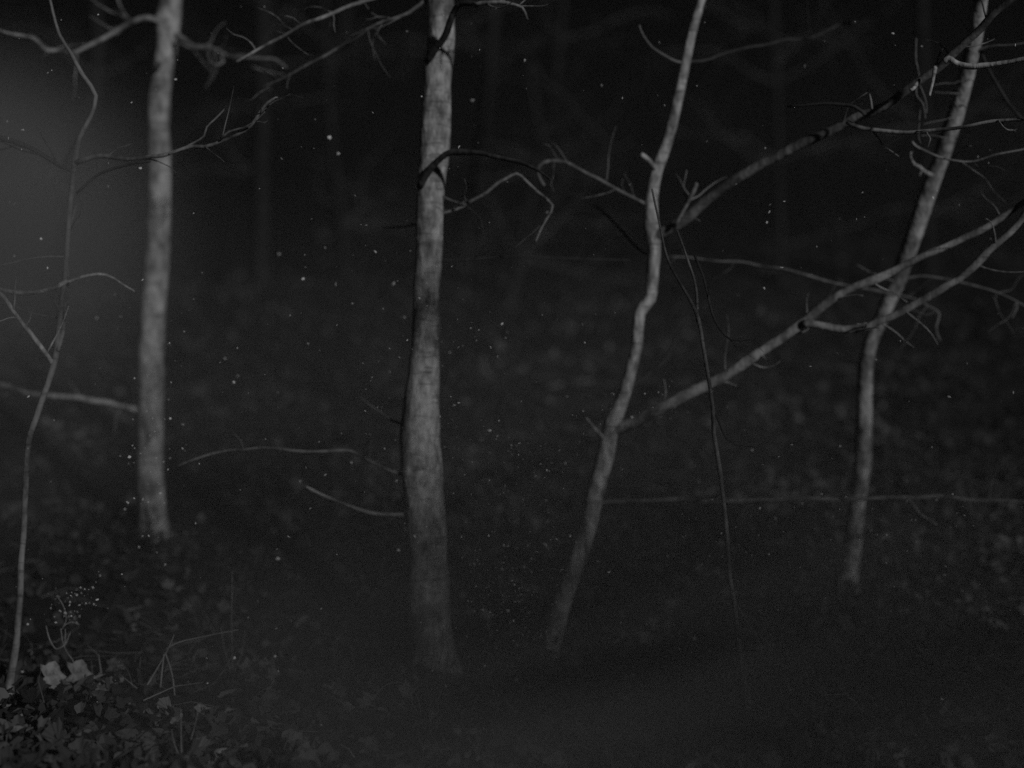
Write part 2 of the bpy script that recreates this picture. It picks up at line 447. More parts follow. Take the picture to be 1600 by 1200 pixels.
limb(t1, [(262, 46), (278, 54), (290, 62), (307, 73), (327, 73), (347, 82), (363, 89), (387, 90), (413, 90), (432, 92), (447, 105)], D1, D1 - .4, 9, 4, 'bark_mid', twigs=5)
limb(t1, [(262, 70), (280, 67), (300, 75), (318, 74)], D1, D1 - .3, 6, 4, 'bark_mid')
limb(t1, [(340, 80), (350, 97), (333, 103), (322, 88)], D1 - .3, D1 - .4, 3.5, 2, 'bark_mid', 'twig')
limb(t1, [(235, 643), (212, 639), (195, 635), (175, 632), (160, 629), (145, 628), (130, 623), (115, 620), (70, 617), (40, 613), (15, 605), (-20, 598)], D1, D1 - .3, 9, 7, 'bark', twigs=3)
limb(t1, [(250, 22), (255, 34), (262, 48), (264, 64)], D1 - .035, D1 - .02, 20, 8, 'bark', 'knot')
limb(t1, [(250, 100), (246, 108), (240, 104)], D1 - .07, D1 - .1, 8, 5, 'bark_shade', 'knot')
crown_branches(t1, r1, 6, 1.8)

# 2: the thick trunk in the middle
b2 = hit(677, 1058); D2 = b2.y
t2 = empty('thick_tree', b2, 'thickest pale tree trunk, straight, with limbs painted dark as shadow curving across its bark', 'tree')
P2 = [(690, -60, 42), (688, 0, 43), (689, 60, 43), (684, 120, 44), (681, 200, 47), (678, 250, 46), (672, 300, 45), (670, 350, 43), (669, 400, 42), (667, 450, 42), (666, 500, 43),
      (664, 560, 46), (661, 600, 52), (656, 650, 60), (656, 700, 64), (661, 760, 64), (665, 800, 64), (668, 850, 64), (669, 900, 64), (672, 960, 64), (675, 1010, 66), (677, 1058, 70)]
_, r2 = trunk(t2, P2, D2, seed=11.0, sides=34, top=[(.03, 0, .8, .92), (.0, .08, .9, .85), (.1, .1, 1.0, .75), (.05, .0, 1.0, .6)], rough=0.08)
limb(t2, [(668, 96), (678, 78), (690, 66), (699, 48), (706, 22), (716, 9), (730, 6), (745, 8)], D2 - .03, D2 - .34, 13, 9, 'bark_shade', label='limb painted dark as shadow, curving upward')  # dark colour stands in for the shadow band across the trunk
limb(t2, [(740, 8), (760, 5), (785, 4), (800, 7), (818, 14), (826, 30)], D2 - .34, D2 - .5, 8, 4, 'bark_mid', twigs=3)
limb(t2, [(655, 292), (664, 275), (676, 259), (690, 246), (703, 239), (730, 239), (755, 240), (780, 246), (800, 251), (835, 262), (860, 280)], D2 - .05, D2 - .5, 13, 4, 'bark_shade', label='limb painted dark as shadow, bending down over the trunk')
limb(t2, [(680, 335), (705, 331), (725, 322), (730, 318), (745, 309), (760, 300), (775, 287), (790, 279), (806, 272), (820, 282), (840, 301), (862, 322), (853, 342), (845, 358), (836, 378)], D2, D2 - .2, 7, 3, 'bark_mid', twigs=3)
limb(t2, [(686, 303), (700, 308), (715, 313), (728, 318)], D2, D2 - .1, 4, 3, 'twig', 'twig')
limb(t2, [(655, 752), (640, 745), (615, 737), (600, 730), (585, 722), (570, 715), (552, 706), (540, 704), (505, 705), (470, 706), (410, 700), (380, 702), (350, 705), (320, 712), (280, 730)], D2, D2 - .1, 6, 4, 'bark_dim', twigs=2)
limb(t2, [(660, 806), (640, 806), (600, 803), (560, 795), (530, 785), (500, 772), (478, 762)], D2, D2 - .1, 7, 5, 'bark_mid', twigs=2)
limb(t2, [(650, 672), (632, 663), (615, 657), (590, 640), (560, 620)], D2, D2 + .2, 5, 3, 'twig')
limb(t2, [(668, 345), (640, 352), (600, 357)], D2, D2 + .5, 4, 2.5, 'twig')
limb(t2, [(684, -8), (660, 4), (640, 20), (620, 27), (600, 32), (575, 45), (555, 62), (520, 80), (480, 100), (440, 125), (410, 140)], D2, D2 + .2, 6, 4, 'bark_dim', twigs=6)
limb(t2, [(685, -40), (640, -22), (577, 2), (533, 13), (493, 32), (473, 40), (433, 63), (400, 80), (370, 95)], D2, D2 - .2, 7, 5, 'bark_mid', twigs=6)
limb(t2, [(680, 410), (710, 407), (740, 405), (800, 402), (860, 402), (900, 403), (940, 405), (985, 407)], D2, D2 + .3, 4, 2.5, 'bark_dark', twigs=2)
crown_branches(t2, r2, 6, 2.0)

# 3: the slender forked tree
b3 = hit(852, 1030); D3 = b3.y
t3 = empty('forked_tree', b3, 'slender crooked tree forking low into a long branch rising across the leaning tree', 'tree')
P3 = [(1000, 490, 18), (996, 540, 18), (988, 570, 18), (980, 600, 19), (970, 630, 21), (960, 655, 27), (952, 683, 28), (944, 717, 28), (937, 740, 28), (930, 767, 28), (923, 807, 28), (913, 843, 28), (903, 873, 28),
      (893, 900, 28), (883, 927, 28), (873, 960, 29), (865, 990, 30), (852, 1030, 32)]
P3 = [(1112, -60, 13), (1096, 0, 13), (1087, 30, 14), (1080, 60, 14.5), (1072, 93, 15), (1065, 127, 16), (1059, 157, 16.5), (1052, 190, 17), (1043, 220, 18), (1033, 247, 19), (1025, 267, 20), (1020, 293, 20), (1018, 320, 21), (1017, 347, 24),
      (1020, 367, 24), (1022, 393, 20), (1020, 420, 19), (1019, 445, 19), (1016, 467, 19)] + P3
_, r3 = trunk(t3, P3, D3, m='bark', seed=23.0, sides=20, top=[(.12, -.05, .7, .85), (.1, .1, .8, .75), (.05, .1, .8, .6)])
A3 = limb(t3, [(958, 672), (975, 667), (990, 660), (1005, 653), (1033, 638), (1067, 620), (1100, 603), (1133, 585), (1167, 563), (1200, 543), (1220, 530), (1240, 515), (1262, 500), (1275, 486), (1300, 468), (1340, 448), (1380, 430), (1420, 411), (1447, 398), (1480, 383), (1507, 370), (1540, 355), (1563, 340), (1597, 317), (1640, 285)], D3, D3 - .55, 20, 9, 'bark_mid', twigs=6, sides=12)
limb(t3, [(1255, 506), (1267, 507), (1290, 512), (1320, 517), (1353, 513), (1373, 503), (1400, 492), (1427, 478), (1460, 460), (1480, 448), (1500, 437), (1527, 414), (1545, 392), (1567, 372), (1587, 353), (1600, 335), (1630, 300)], D3 - .265, D3 - .6, 13, 12, 'bark_mid', twigs=4, sides=10)
B3 = limb(t3, [(1020, 372), (1033, 363), (1053, 353), (1077, 337), (1100, 317), (1127, 297), (1153, 280), (1183, 262), (1217, 245), (1247, 228), (1280, 213), (1313, 197), (1347, 182), (1380, 167), (1413, 143), (1447, 119), (1470, 102), (1490, 83), (1513, 63), (1533, 45), (1553, 22), (1580, 0), (1620, -30)], D3, D3 - 1.0, 18, 11, 'bark_dim', twigs=4, sides=12)
E = D3 - .85
limb(t3, [(1476, 96), (1484, 91), (1490, 95), (1500, 100), (1520, 104), (1550, 102), (1580, 97), (1600, 93), (1640, 90)], E, E - .2, 11, 6, 'bark', 'twig', B3)
limb(t3, [(1463, 104), (1461, 112), (1457, 130), (1453, 150)], E + .02, E - .05, 8, 4, 'bark', 'twig', B3)
limb(t3, [(1438, 125), (1430, 137), (1425, 141)], E + .1, E, 7, 5, 'bark', 'twig', B3)
limb(t3, [(1325, 191), (1338, 198), (1352, 202), (1375, 204), (1430, 206), (1480, 203), (1520, 195), (1560, 188), (1600, 188), (1640, 190)], D3 - .58, E - .15, 7, 5, 'bark_mid', 'twig', B3, twigs=4, tl=.15)
limb(t3, [(1350, 181), (1340, 172), (1328, 165), (1300, 163), (1270, 165), (1232, 167)], D3 - .65, D3 - .5, 6, 3, 'bark_dark', 'twig', B3)
limb(t3, [(1364, 172), (1363, 160), (1360, 148)], D3 - .67, D3 - .67, 5, 3, 'bark_mid', 'twig', B3)
limb(t3, [(1053, 352), (1068, 325), (1078, 306), (1087, 287)], D3 - .1, D3 - .2, 7, 6, 'bark_mid', twigs=2)
limb(t3, [(1026, 268), (1015, 253), (1004, 242)], D3, D3 - .1, 9, 7, 'bark', 'branch_stub')
limb(t3, [(948, 690), (937, 679), (926, 668), (917, 655)], D3, D3 - .1, 8, 5, 'bark', 'branch_stub')
limb(t3, [(1071, 98), (1057, 95), (1040, 86), (1020, 75), (1007, 57), (1000, 40)], D3, D3 - .2, 5, 3, 'twig')
limb(t3, [(1072, 96), (1085, 94), (1110, 92), (1150, 80), (1220, 62), (1255, 60), (1310, 42), (1337, 36)], D3, D3 + .4, 5, 4, 'bark_dark', twigs=3)
limb(t3, [(1018, 322), (1007, 320), (977, 303), (947, 287), (920, 273), (897, 258), (877, 252), (856, 252), (843, 259), (840, 273), (850, 290)], D3, D3 - .1, 5, 6, 'bark_dim', twigs=4)
limb(t3, [(1018, 400), (1000, 388), (975, 362), (940, 330), (905, 300)], D3, D3 + .5, 4, 3, 'bark_dark', twigs=3)
limb(t3, [(925, 790), (945, 786), (1000, 782), (1060, 780), (1120, 783), (1180, 782), (1260, 778), (1340, 780), (1400, 777), (1440, 775), (1480, 775), (1530, 782), (1600, 786), (1650, 790)], D3, D3 + .15, 8, 6, 'bark_dim', twigs=6)
limb(t3, [(1415, 777), (1425, 792), (1440, 808), (1462, 821)], D3 + .1, D3, 6, 5, 'bark_mid', 'twig')
limb(t3, [(1284, 773), (1300, 771), (1322, 770), (1345, 781)], D3 + .1, D3, 3, 2, 'twig', 'twig')
limb(t3, [(978, 612), (1013, 587), (1033, 570), (1053, 550)], D3, D3 + .2, 4, 3, 'bark_dark', twigs=2)
crown_branches(t3, r3, 4, 1.2)

# 4: the leaning tree on the right
b4 = hit(1322, 925); D4 = b4.y
t4 = empty('leaning_tree', b4, 'pale tree leaning over to the right behind long crossing branches', 'tree')
P4 = [(1545, -60, 26), (1530, 0, 26), (1524, 50, 25), (1514, 100, 25), (1502, 150, 26), (1486, 200, 27), (1469, 250, 27), (1450, 300, 27), (1433, 350, 27), (1416, 400, 26), (1404, 435, 25), (1388, 470, 24), (1374, 505, 23),
      (1360, 535, 23), (1352, 570, 24), (1351, 610, 25), (1350, 660, 26), (1348, 720, 27), (1343, 760, 26), (1338, 800, 26), (1333, 850, 26), (1328, 885, 27), (1322, 925, 30)]
P4 = [(x, y, wd, D4 - 1.15 * max(0, (925 - y) / 925) ** 1.3) for x, y, wd in P4]
_, r4 = trunk(t4, P4, D4, seed=37.0, sides=22, top=[(.2, -.1, .7, .9), (.2, -.1, .8, .8), (.2, .0, .9, .7)])
E = D4 - 1.05
limb(t4, [(1528, 84), (1532, 80), (1560, 72), (1600, 66), (1640, 60)], E, E - .2, 4, 3, 'twig')
limb(t4, [(1530, 70), (1536, 90), (1550, 120), (1570, 152), (1595, 180), (1610, 200)], E, E + .1, 6, 5, 'bark_dark')
limb(t4, [(1425, 222), (1432, 230), (1447, 238), (1465, 247), (1490, 252), (1520, 253), (1550, 244), (1575, 239), (1600, 235), (1640, 226)], E - .12, E - .35, 4.5, 2, 'bark_mid', twigs=1)
limb(t4, [(1487, 251), (1496, 240), (1505, 229), (1515, 227)], E - .16, E - .3, 2, 1.6, 'twig', 'twig')
limb(t4, [(1456, 274), (1445, 270), (1437, 262), (1430, 258), (1425, 245), (1426, 238)], E + .25, E + .1, 7, 2.5, 'bark', twigs=1, tl=.06)
limb(t4, [(1512, 120), (1495, 130), (1478, 131), (1458, 134)], E + .1, E, 1.7, .9, 'twig')
limb(t4, [(1500, 146), (1480, 145), (1458, 144)], E + .1, E, 1.7, .9, 'twig')
limb(t4, [(1491, 180), (1470, 187), (1443, 195)], E + .1, E - .05, 1.7, .9, 'twig')
limb(t4, [(1482, 214), (1470, 214), (1438, 211)], E + .05, E - .1, 1.7, .9, 'twig')
limb(t4, [(1490, 214), (1500, 213), (1512, 212)], E + .05, E - .1, 1.7, .9, 'twig')
limb(t4, [(1508, 124), (1515, 124), (1521, 126)], E + .1, E - .1, 1.7, .9, 'twig')
limb(t4, [(1500, 168), (1506, 166), (1509, 172)], E + .1, E - .05, 2.2, 1, 'twig')
limb(t4, [(1406, 432), (1420, 435), (1440, 432), (1480, 438), (1520, 445), (1560, 457), (1600, 478), (1630, 495)], D4 - .5, D4 - .8, 4, 3, 'twig', twigs=3)
limb(t4, [(1588, 472), (1590, 480), (1586, 488), (1581, 497)], D4 - .8, D4 - .85, 3, 2, 'twig', 'twig')
limb(t4, [(1396, 462), (1367, 455), (1327, 447), (1290, 437), (1257, 427), (1223, 419), (1180, 414), (1130, 408), (1075, 403), (1045, 402)], D4 - .55, D4 - .6, 5, 2.5, 'bark_dim', twigs=5)
limb(t4, [(1398, 461), (1433, 470), (1450, 478), (1467, 488), (1463, 510), (1470, 532)], D4 - .4, D4 - .6, 4, 2.5, 'twig', twigs=2)
limb(t4, [(1400, 440), (1380, 432), (1360, 424), (1340, 415)], D4 - .5, D4 - .7, 3, 2, 'twig')
limb(t4, [(1432, 60), (1430, 95), (1437, 120), (1434, 140), (1436, 152), (1444, 162), (1447, 185)], E - .02, E - .1, 2.5, 2, 'twig', 'ivy_strand')
limb(t4, [(1437, 130), (1446, 150), (1449, 166), (1447, 178)], E - .05, E - .1, 2, 1.5, 'twig', 'ivy_strand')
limb(t4, [(1437, 170), (1434, 195), (1433, 214), (1437, 224)], E - .05, E - .1, 2, 1.5, 'twig', 'ivy_strand')
crown_branches(t4, r4, 4, 1.6)

# ------------------------------------------------------------------ saplings
b5 = hit(14, 1085); D5 = b5.y
s1 = empty('forked_sapling', b5, 'thin crooked sapling forking above its bend, left of the straight pale trunk', 'sapling')
trunk(s1, [(112, 85, 6), (130, 118, 7), (150, 150, 7), (140, 185, 7), (124, 215, 8), (118, 250, 8), (112, 300, 8), (107, 360, 8), (104, 400, 8), (100, 440, 8), (96, 470, 8), (91, 520, 9), (86, 560, 11), (75, 600, 10), (60, 645, 10), (46, 685, 10), (42, 720, 9), (40, 760, 9), (37, 830, 9), (33, 900, 10), (29, 960, 10), (24, 1010, 11), (14, 1085, 12)],
      D5, m='bark_dim', name='stem', sides=10, seed=5.0, top=[(-.05, 0, .08, .8), (-.04, 0, .15, .8)])
limb(s1, [(88, 550), (98, 520), (104, 480), (106, 440), (105, 400), (110, 360), (118, 320)], D5, D5 + .1, 7, 4, 'bark_dim', 'branch', twigs=3)
limb(s1, [(82, 568), (62, 540), (40, 510), (20, 485), (5, 465), (-20, 440)], D5, D5 - .1, 8, 6, 'bark', 'branch', twigs=2)
limb(s1, [(104, 440), (80, 452), (45, 458), (10, 455), (-20, 442)], D5, D5 - .1, 6, 8, 'bark', 'branch')
limb(s1, [(102, 442), (120, 435), (140, 430), (165, 430), (190, 445), (210, 456)], D5, D5 + .1, 5, 3, 'bark', 'branch')
limb(s1, [(104, 400), (60, 402), (20, 410), (-20, 420)], D5, D5 - .1, 4, 2.5, 'twig', 'branch')
C1 = limb(s1, [(118, 255), (145, 246), (170, 243), (207, 248), (235, 246), (255, 243), (267, 238), (300, 229), (320, 229), (347, 218), (373, 207), (393, 197), (407, 177), (420, 160), (433, 152)], D5, D5 - .2, 8, 4, 'bark_dim', 'branch', twigs=5)
limb(s1, [(262, 240), (283, 233), (303, 223), (317, 213), (321, 197), (335, 183), (350, 170)], D5 - .1, D5 - .1, 4, 2.5, 'bark_dim', 'twig', C1)
limb(s1, [(345, 218), (357, 206), (380, 200), (392, 194)], D5 - .15, D5 - .2, 4, 3, 'bark_dim', 'twig', C1)
limb(s1, [(116, 268), (90, 258), (60, 240), (30, 225), (-10, 212)], D5, D5 - .1, 7, 8, 'bark_dark', 'branch', twigs=2)
limb(s1, [(116, 300), (150, 275), (200, 257), (235, 252)], D5, D5 - .1, 5, 4, 'bark_dark', 'branch')

b6 = hit(1168, 1107); D6 = b6.y
s2 = empty('young_sapling', b6, 'very thin upright sapling stem standing between the forked tree and the leaning tree', 'sapling')
trunk(s2, [(1043, 403, 4), (1057, 433, 4.5), (1077, 467, 5), (1090, 497, 6), (1097, 533, 6), (1102, 563, 6), (1108, 600, 6), (1113, 640, 6.5), (1115, 677, 6.5), (1122, 717, 7), (1127, 750, 7), (1130, 783, 7), (1133, 807, 7), (1137, 850, 7), (1140, 900, 7),
           (1147, 940, 8), (1153, 987, 8), (1158, 1027, 8), (1164, 1070, 9), (1168, 1107, 10)], D6, m='bark_dim', name='stem', sides=8, seed=9.0, top=[(-.03, 0, .12, .7), (-.03, 0, .15, .6)])
limb(s2, [(1092, 503), (1090, 473), (1083, 433), (1073, 403), (1060, 360)], D6, D6, 5, 3, 'bark_dim')
limb(s2, [(1172, 533), (1143, 533), (1120, 503), (1110, 467), (1100, 430), (1087, 400)][::-1], D6 + .05, D6, 4, 3, 'bark_dark', twigs=2)
limb(s2, [(1145, 930), (1170, 975), (1182, 995)], D6, D6 - .05, 4, 2.5, 'twig', twigs=2, tl=.1)
limb(s2, [(1112, 640), (1140, 690), (1180, 700)], D6, D6 + .1, 3, 2, 'bark_dark')

def thin_tree(name, label, trace, base_px, w0, w1, m, cat='tree', group=None, nb=12, extra=2.0, dist=None):
    """A background tree: trace runs from the top downwards, its foot where base_px meets the slope."""
    b = hit(*base_px) if dist is None else None
    if dist is not None:
        bx = (base_px[0] - CX) / F * dist; b = Vector((bx, dist, ground_z(bx, dist)))
    t = empty(name, b, label, cat, group); d = b.y
    pts = []
    n = len(trace)
    for k, (x, y) in enumerate(trace): pts.append((x, y, w0 + (w1 - w0) * k / n))
    py = CY - (b.z - CAM.z) * F / d
    if py > trace[-1][1] + 10: pts.append((base_px[0], py, w1))
    _, rows = trunk(t, pts, d, m=m, sides=12, step=0.08, seed=RNG.random() * 40, top=[(.05, 0, extra * .4, .8), (-.05, .1, extra * .4, .7), (.05, 0, extra * .4, .6)])
    for k in range(nb):
        i = RNG.randrange(2, len(rows) - 1); a = rows[i]; p = Vector(a[:3]); th = RNG.choice([0, 3.14]) + RNG.gauss(0, .6)
        dd = Vector((math.cos(th), math.sin(th) * .5, RNG.uniform(-.2, .8))).normalized(); r = min(.007, a[3] * .3); P = [(*p, r)]; ln = RNG.uniform(.8, 2.2)
        for j in range(1, 6):
            dd = (dd + Vector((RNG.gauss(0, .3), RNG.gauss(0, .2), RNG.gauss(0.0, .3)))).normalized(); p = p + dd * ln / 5; P.append((*p, r * (1 - .16 * j)))
        v, f = tube(P, 6, .08, .1, RNG.random() * 30, .008, t.location); o = mesh_obj('branch', v, f, M['bark_dim'], t); side_twigs(t, o, P, 7, .7, 'bark_dim')
    return t
G = 'dim trees on the dark slope'
def tangle(root):
    d = root.location.y
    for tr, w0, w1 in [([(848, 225), (835, 150), (830, 100), (850, 125), (880, 150), (905, 180), (930, 205), (960, 232), (985, 222)], 7, 9), ([(930, 207), (975, 160), (1020, 105)], 4, 3), ([(832, 110), (828, 70), (870, 60), (930, 70), (1000, 55)], 5, 3),
                       ([(845, 235), (870, 213), (905, 235), (930, 232), (945, 215)], 4, 4), ([(955, 230), (985, 250), (1000, 235)], 6, 4), ([(845, 140), (880, 165), (925, 150)], 4, 3), ([(870, 150), (900, 120), (905, 90)], 4, 3), ([(950, 228), (940, 265), (900, 280)], 4, 3), ([(1000, 235), (1030, 260), (1060, 255)], 4, 2), ([(900, 178), (870, 200), (840, 205)], 4, 2), ([(905, 182), (935, 180), (960, 190)], 4, 2)]:
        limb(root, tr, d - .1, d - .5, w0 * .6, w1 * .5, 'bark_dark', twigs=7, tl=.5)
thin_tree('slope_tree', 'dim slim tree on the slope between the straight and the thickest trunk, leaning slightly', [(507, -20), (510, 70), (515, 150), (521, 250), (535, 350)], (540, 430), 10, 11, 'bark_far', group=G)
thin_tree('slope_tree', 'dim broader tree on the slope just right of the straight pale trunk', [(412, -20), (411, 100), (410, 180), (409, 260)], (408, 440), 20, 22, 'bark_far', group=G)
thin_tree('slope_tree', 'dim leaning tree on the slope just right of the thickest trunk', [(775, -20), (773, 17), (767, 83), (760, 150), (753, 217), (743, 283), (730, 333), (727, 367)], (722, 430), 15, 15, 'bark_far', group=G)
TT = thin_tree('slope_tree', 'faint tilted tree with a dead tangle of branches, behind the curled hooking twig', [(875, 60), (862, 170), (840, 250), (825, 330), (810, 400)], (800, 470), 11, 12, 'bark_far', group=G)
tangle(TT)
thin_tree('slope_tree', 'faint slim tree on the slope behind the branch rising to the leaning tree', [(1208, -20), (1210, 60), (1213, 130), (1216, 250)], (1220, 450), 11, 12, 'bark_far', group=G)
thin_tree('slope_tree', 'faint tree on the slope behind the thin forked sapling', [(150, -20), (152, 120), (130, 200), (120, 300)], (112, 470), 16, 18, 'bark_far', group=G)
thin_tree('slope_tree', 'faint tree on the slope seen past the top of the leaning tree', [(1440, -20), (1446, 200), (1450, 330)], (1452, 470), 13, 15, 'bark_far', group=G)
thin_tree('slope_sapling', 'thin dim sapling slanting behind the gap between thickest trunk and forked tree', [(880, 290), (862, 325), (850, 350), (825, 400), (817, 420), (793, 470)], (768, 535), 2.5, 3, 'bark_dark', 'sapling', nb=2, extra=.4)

# ------------------------------------------------------------------ shrubs and weeds
def shrub(label, px, py, n, height, spread, m, leaves=0, dist=None, group=None, name='bare_shrub'):
    b = hit(px, py)
    t = empty(name, b, label, 'shrub', group)
    for k in range(n):
        th = RNG.uniform(0, 6.28); sp = spread * RNG.uniform(.3, 1)
        d = Vector((math.cos(th) * sp, math.sin(th) * sp, 1)).normalized(); p = Vector(b) + Vector((RNG.gauss(0, .03), RNG.gauss(0, .03), -.05)); r = RNG.uniform(.004, .009); P = [(*p, r)]
        ln = height * RNG.uniform(.6, 1.15)
        for j in range(1, 8):
            d = (d + Vector((RNG.gauss(0, .16) + .1 * math.cos(th) * sp, RNG.gauss(0, .16), RNG.gauss(-.06, .12)))).normalized(); p = p + d * ln / 7; P.append((*p, r * (1 - .12 * j)))
        v, f = tube(P, 6, .05, .1, RNG.random() * 30, .006, b); o = mesh_obj('stem', v, f, M[m], t); side_twigs(t, o, P, 4, .3, m)
        for q in range(leaves):
            a = P[RNG.randrange(2, 8)]; me = LEAF_ME['leaf', RNG.randrange(9)]
            lf = mesh_obj('leaf', None, None, None, o, me=me); lf.location = Vector(a[:3]) - Vector(b) + Vector((RNG.gauss(0, .03), RNG.gauss(0, .03), RNG.gauss(0, .02)))
            s = RNG.uniform(.03, .07); lf.scale = (s, s, s); lf.rotation_euler = (RNG.uniform(0, 3), RNG.uniform(0, 3), RNG.uniform(0, 6))
    return t
shrub('sparse bare shrub on the slope beyond the thickest trunk, to its left', 560, 480, 5, 1.9, .8, 'bark_dark')
shrub('bare shrub with drooping stems beside the foot of the leaning tree', 1520, 800, 6, 1.1, .9, 'bark_dark', 1)
shrub('low bare shrub on the slope behind the very thin upright sapling', 1220, 640, 6, 1.2, 1.0, 'bark_dark', 1)
shrub('bushy bare shrub on the slope behind the crossing branches of the leaning tree', 1330, 520, 6, 2.4, .8, 'bark_dark')
shrub('bare shrub on the slope beyond the straight pale trunk, to its right', 330, 520, 6, 2.2, .9, 'bark_dark', 1)
shrub('low leafy bramble at the foot of the very thin upright sapling', 1195, 1010, 5, .35, 1.3, 'twig', 3, name='bramble')
shrub('low leafy bramble between the straight trunk and the dry stalk', 330, 985, 6, .4, 1.4, 'twig', 3, name='bramble')

shrub('dark leafy bramble added for the shadow at the foot of the straight pale trunk', 240, 872, 12, .42, 1.5, 'bark_dark', 6, name='bramble')  # dark brambles added where the trunk feet fall into shadow
shrub('dark leafy bramble added for the shadow at the foot of the leaning tree', 1318, 950, 12, .38, 1.5, 'bark_dark', 6, name='bramble')
shrub('dark leafy bramble added for the shadow at the foot of the slender forked tree', 845, 1055, 12, .34, 1.5, 'bark_dark', 6, name='bramble')
shrub('dark leafy bramble added for the shadow beside the foot of the thickest trunk', 640, 1085, 12, .36, 1.5, 'bark_dark', 6, name='bramble')

def strands(root, traces, d, w0, w1, m='grass', name='stem', fwd=0.0):
    for tr in traces:
        rows = rows_from(tr, d, d - fwd, w0, w1)
        v, f = tube(rows, 5, .015, .05, RNG.random() * 30, .001, root.location); mesh_obj(name, v, f, M[m], root)

g = hit(108, 1062)
wd = empty('dry_weed', g, 'small dry weed with curling stems above two bright upturned leaves', 'weed')
strands(wd, [[(108, 1062), (116, 1037), (108, 1024), (101, 1012), (97, 998), (95, 982)], [(101, 1012), (102, 995), (102, 983)], [(101, 1010), (106, 998), (110, 989)], [(101, 1008), (94, 1012), (88, 1014), (82, 1008), (76, 995), (72, 978)]], g.y - .05, 2.2, 1.3)
for (x, y) in [(86, 928), (92, 934), (107, 965), (112, 972), (116, 966), (104, 960), (120, 975), (86, 975)]:
    lf = mesh_obj('seed_leaf', None, None, None, wd, me=LEAF_ME['leaf_pale', RNG.randrange(9)])
    lf.location = pt(x, y, g.y - .05) - g; lf.scale = (.022,) * 3; lf.rotation_euler = (RNG.uniform(0.5, 1.5), 0, RNG.uniform(0, 6))
strands(wd, [[(97, 984), (104, 966), (98, 945), (88, 930)], [(98, 980), (110, 972), (124, 976)]], g.y - .05, 1.8, 1.2)

g = hit(225, 1078)
ds = empty('dry_stalk', g, 'broken dry stalk propped in an upside-down V over dark leaves', 'stalk')
strands(ds, [[(225, 1078), (245, 1045), (262, 1015), (272, 992)], [(258, 1015), (270, 1008), (285, 1002), (330, 992), (372, 984)], [(258, 1020), (268, 1050), (272, 1075), (274, 1098)], [(256, 1022), (252, 1060), (250, 1085)]], g.y - .05, 3, 1.8)

def grass_tuft(label, px, py, traces, w=2.5):
    g = hit(px, py)
    t = empty('grass_tuft', g, label, 'grass'); strands(t, traces, g.y - .04, w, 1.2, name='blade', fwd=.05)
grass_tuft('arching dry grass blades at the foot of the thickest trunk', 660, 1130, [[(660, 1130), (650, 1085), (625, 1066), (600, 1072), (575, 1098)], [(660, 1130), (640, 1085), (655, 1062)], [(662, 1130), (690, 1085), (712, 1100), (722, 1140)], [(664, 1130), (690, 1110), (725, 1125), (748, 1085)], [(660, 1130), (615, 1120), (595, 1165)], [(661, 1130), (682, 1090), (690, 1180)]])
grass_tuft('upright thin dry stems just right of the broken dry stalk', 363, 1050, [[(363, 1050), (362, 960), (363, 893)], [(365, 1050), (378, 1020), (383, 985)], [(361, 1050), (350, 1010), (345, 980)]])
grass_tuft('short upright dry stems near the clump of pale leaves', 284, 1192, [[(284, 1192), (283, 1150), (283, 1108)], [(285, 1192), (300, 1150), (312, 1100)], [(283, 1192), (272, 1160), (268, 1140)]])

def stick(label, tr, w0, w1, m='grass', lift=.02):
    a, b = hit(*tr[0]), hit(*tr[-1])
    P = []
    for k, (x, y) in enumerate(tr):
        p = hit(x, y); t = k / (len(tr) - 1)
        P.append((p.x, p.y, p.z + lift, .5 * (w0 + (w1 - w0) * t) * p.y / F))
    v, f = tube(P, 6, .03, .1, RNG.random() * 20, .003, a)
    o = mesh_obj('fallen_stick', v, f, M[m]); o.location = a; prop(o, label, 'stick', 'fallen sticks on the forest floor')
stick('longer pale fallen stick of a close pair lying side by side', [(772, 1148), (800, 1156), (830, 1168), (865, 1186), (905, 1204)], 6, 4)
stick('shorter pale fallen stick of a close pair lying side by side', [(800, 1170), (825, 1178), (855, 1188)], 4, 3)
stick('fallen stick lying under the clump of pale leaves', [(428, 1180), (450, 1190), (475, 1202)], 5, 4)
stick('thin fallen stick between two grass tufts near the clump of pale leaves', [(215, 1198), (250, 1188), (280, 1178)], 6, 4, 'twig')
stick('pale curved fallen twig on the slope beside the forked tree', [(838, 560), (860, 562), (885, 564), (905, 570), (925, 577)], 4, 3)
stick('short pale fallen twig lying below the curved one on the slope', [(860, 607), (885, 604), (905, 600), (930, 598)], 4, 3)
stick('fallen stick slanting down from the two bright upturned leaves', [(95, 1098), (86, 1118), (76, 1135)], 5, 3, 'twig')
stick('short fallen stick right of the two bright upturned leaves', [(157, 1058), (145, 1075), (138, 1092)], 5, 3, 'twig')
stick('fallen stick sloping toward the foot of the leaning tree', [(1372, 848), (1390, 841), (1405, 835)], 4, 3, 'twig')

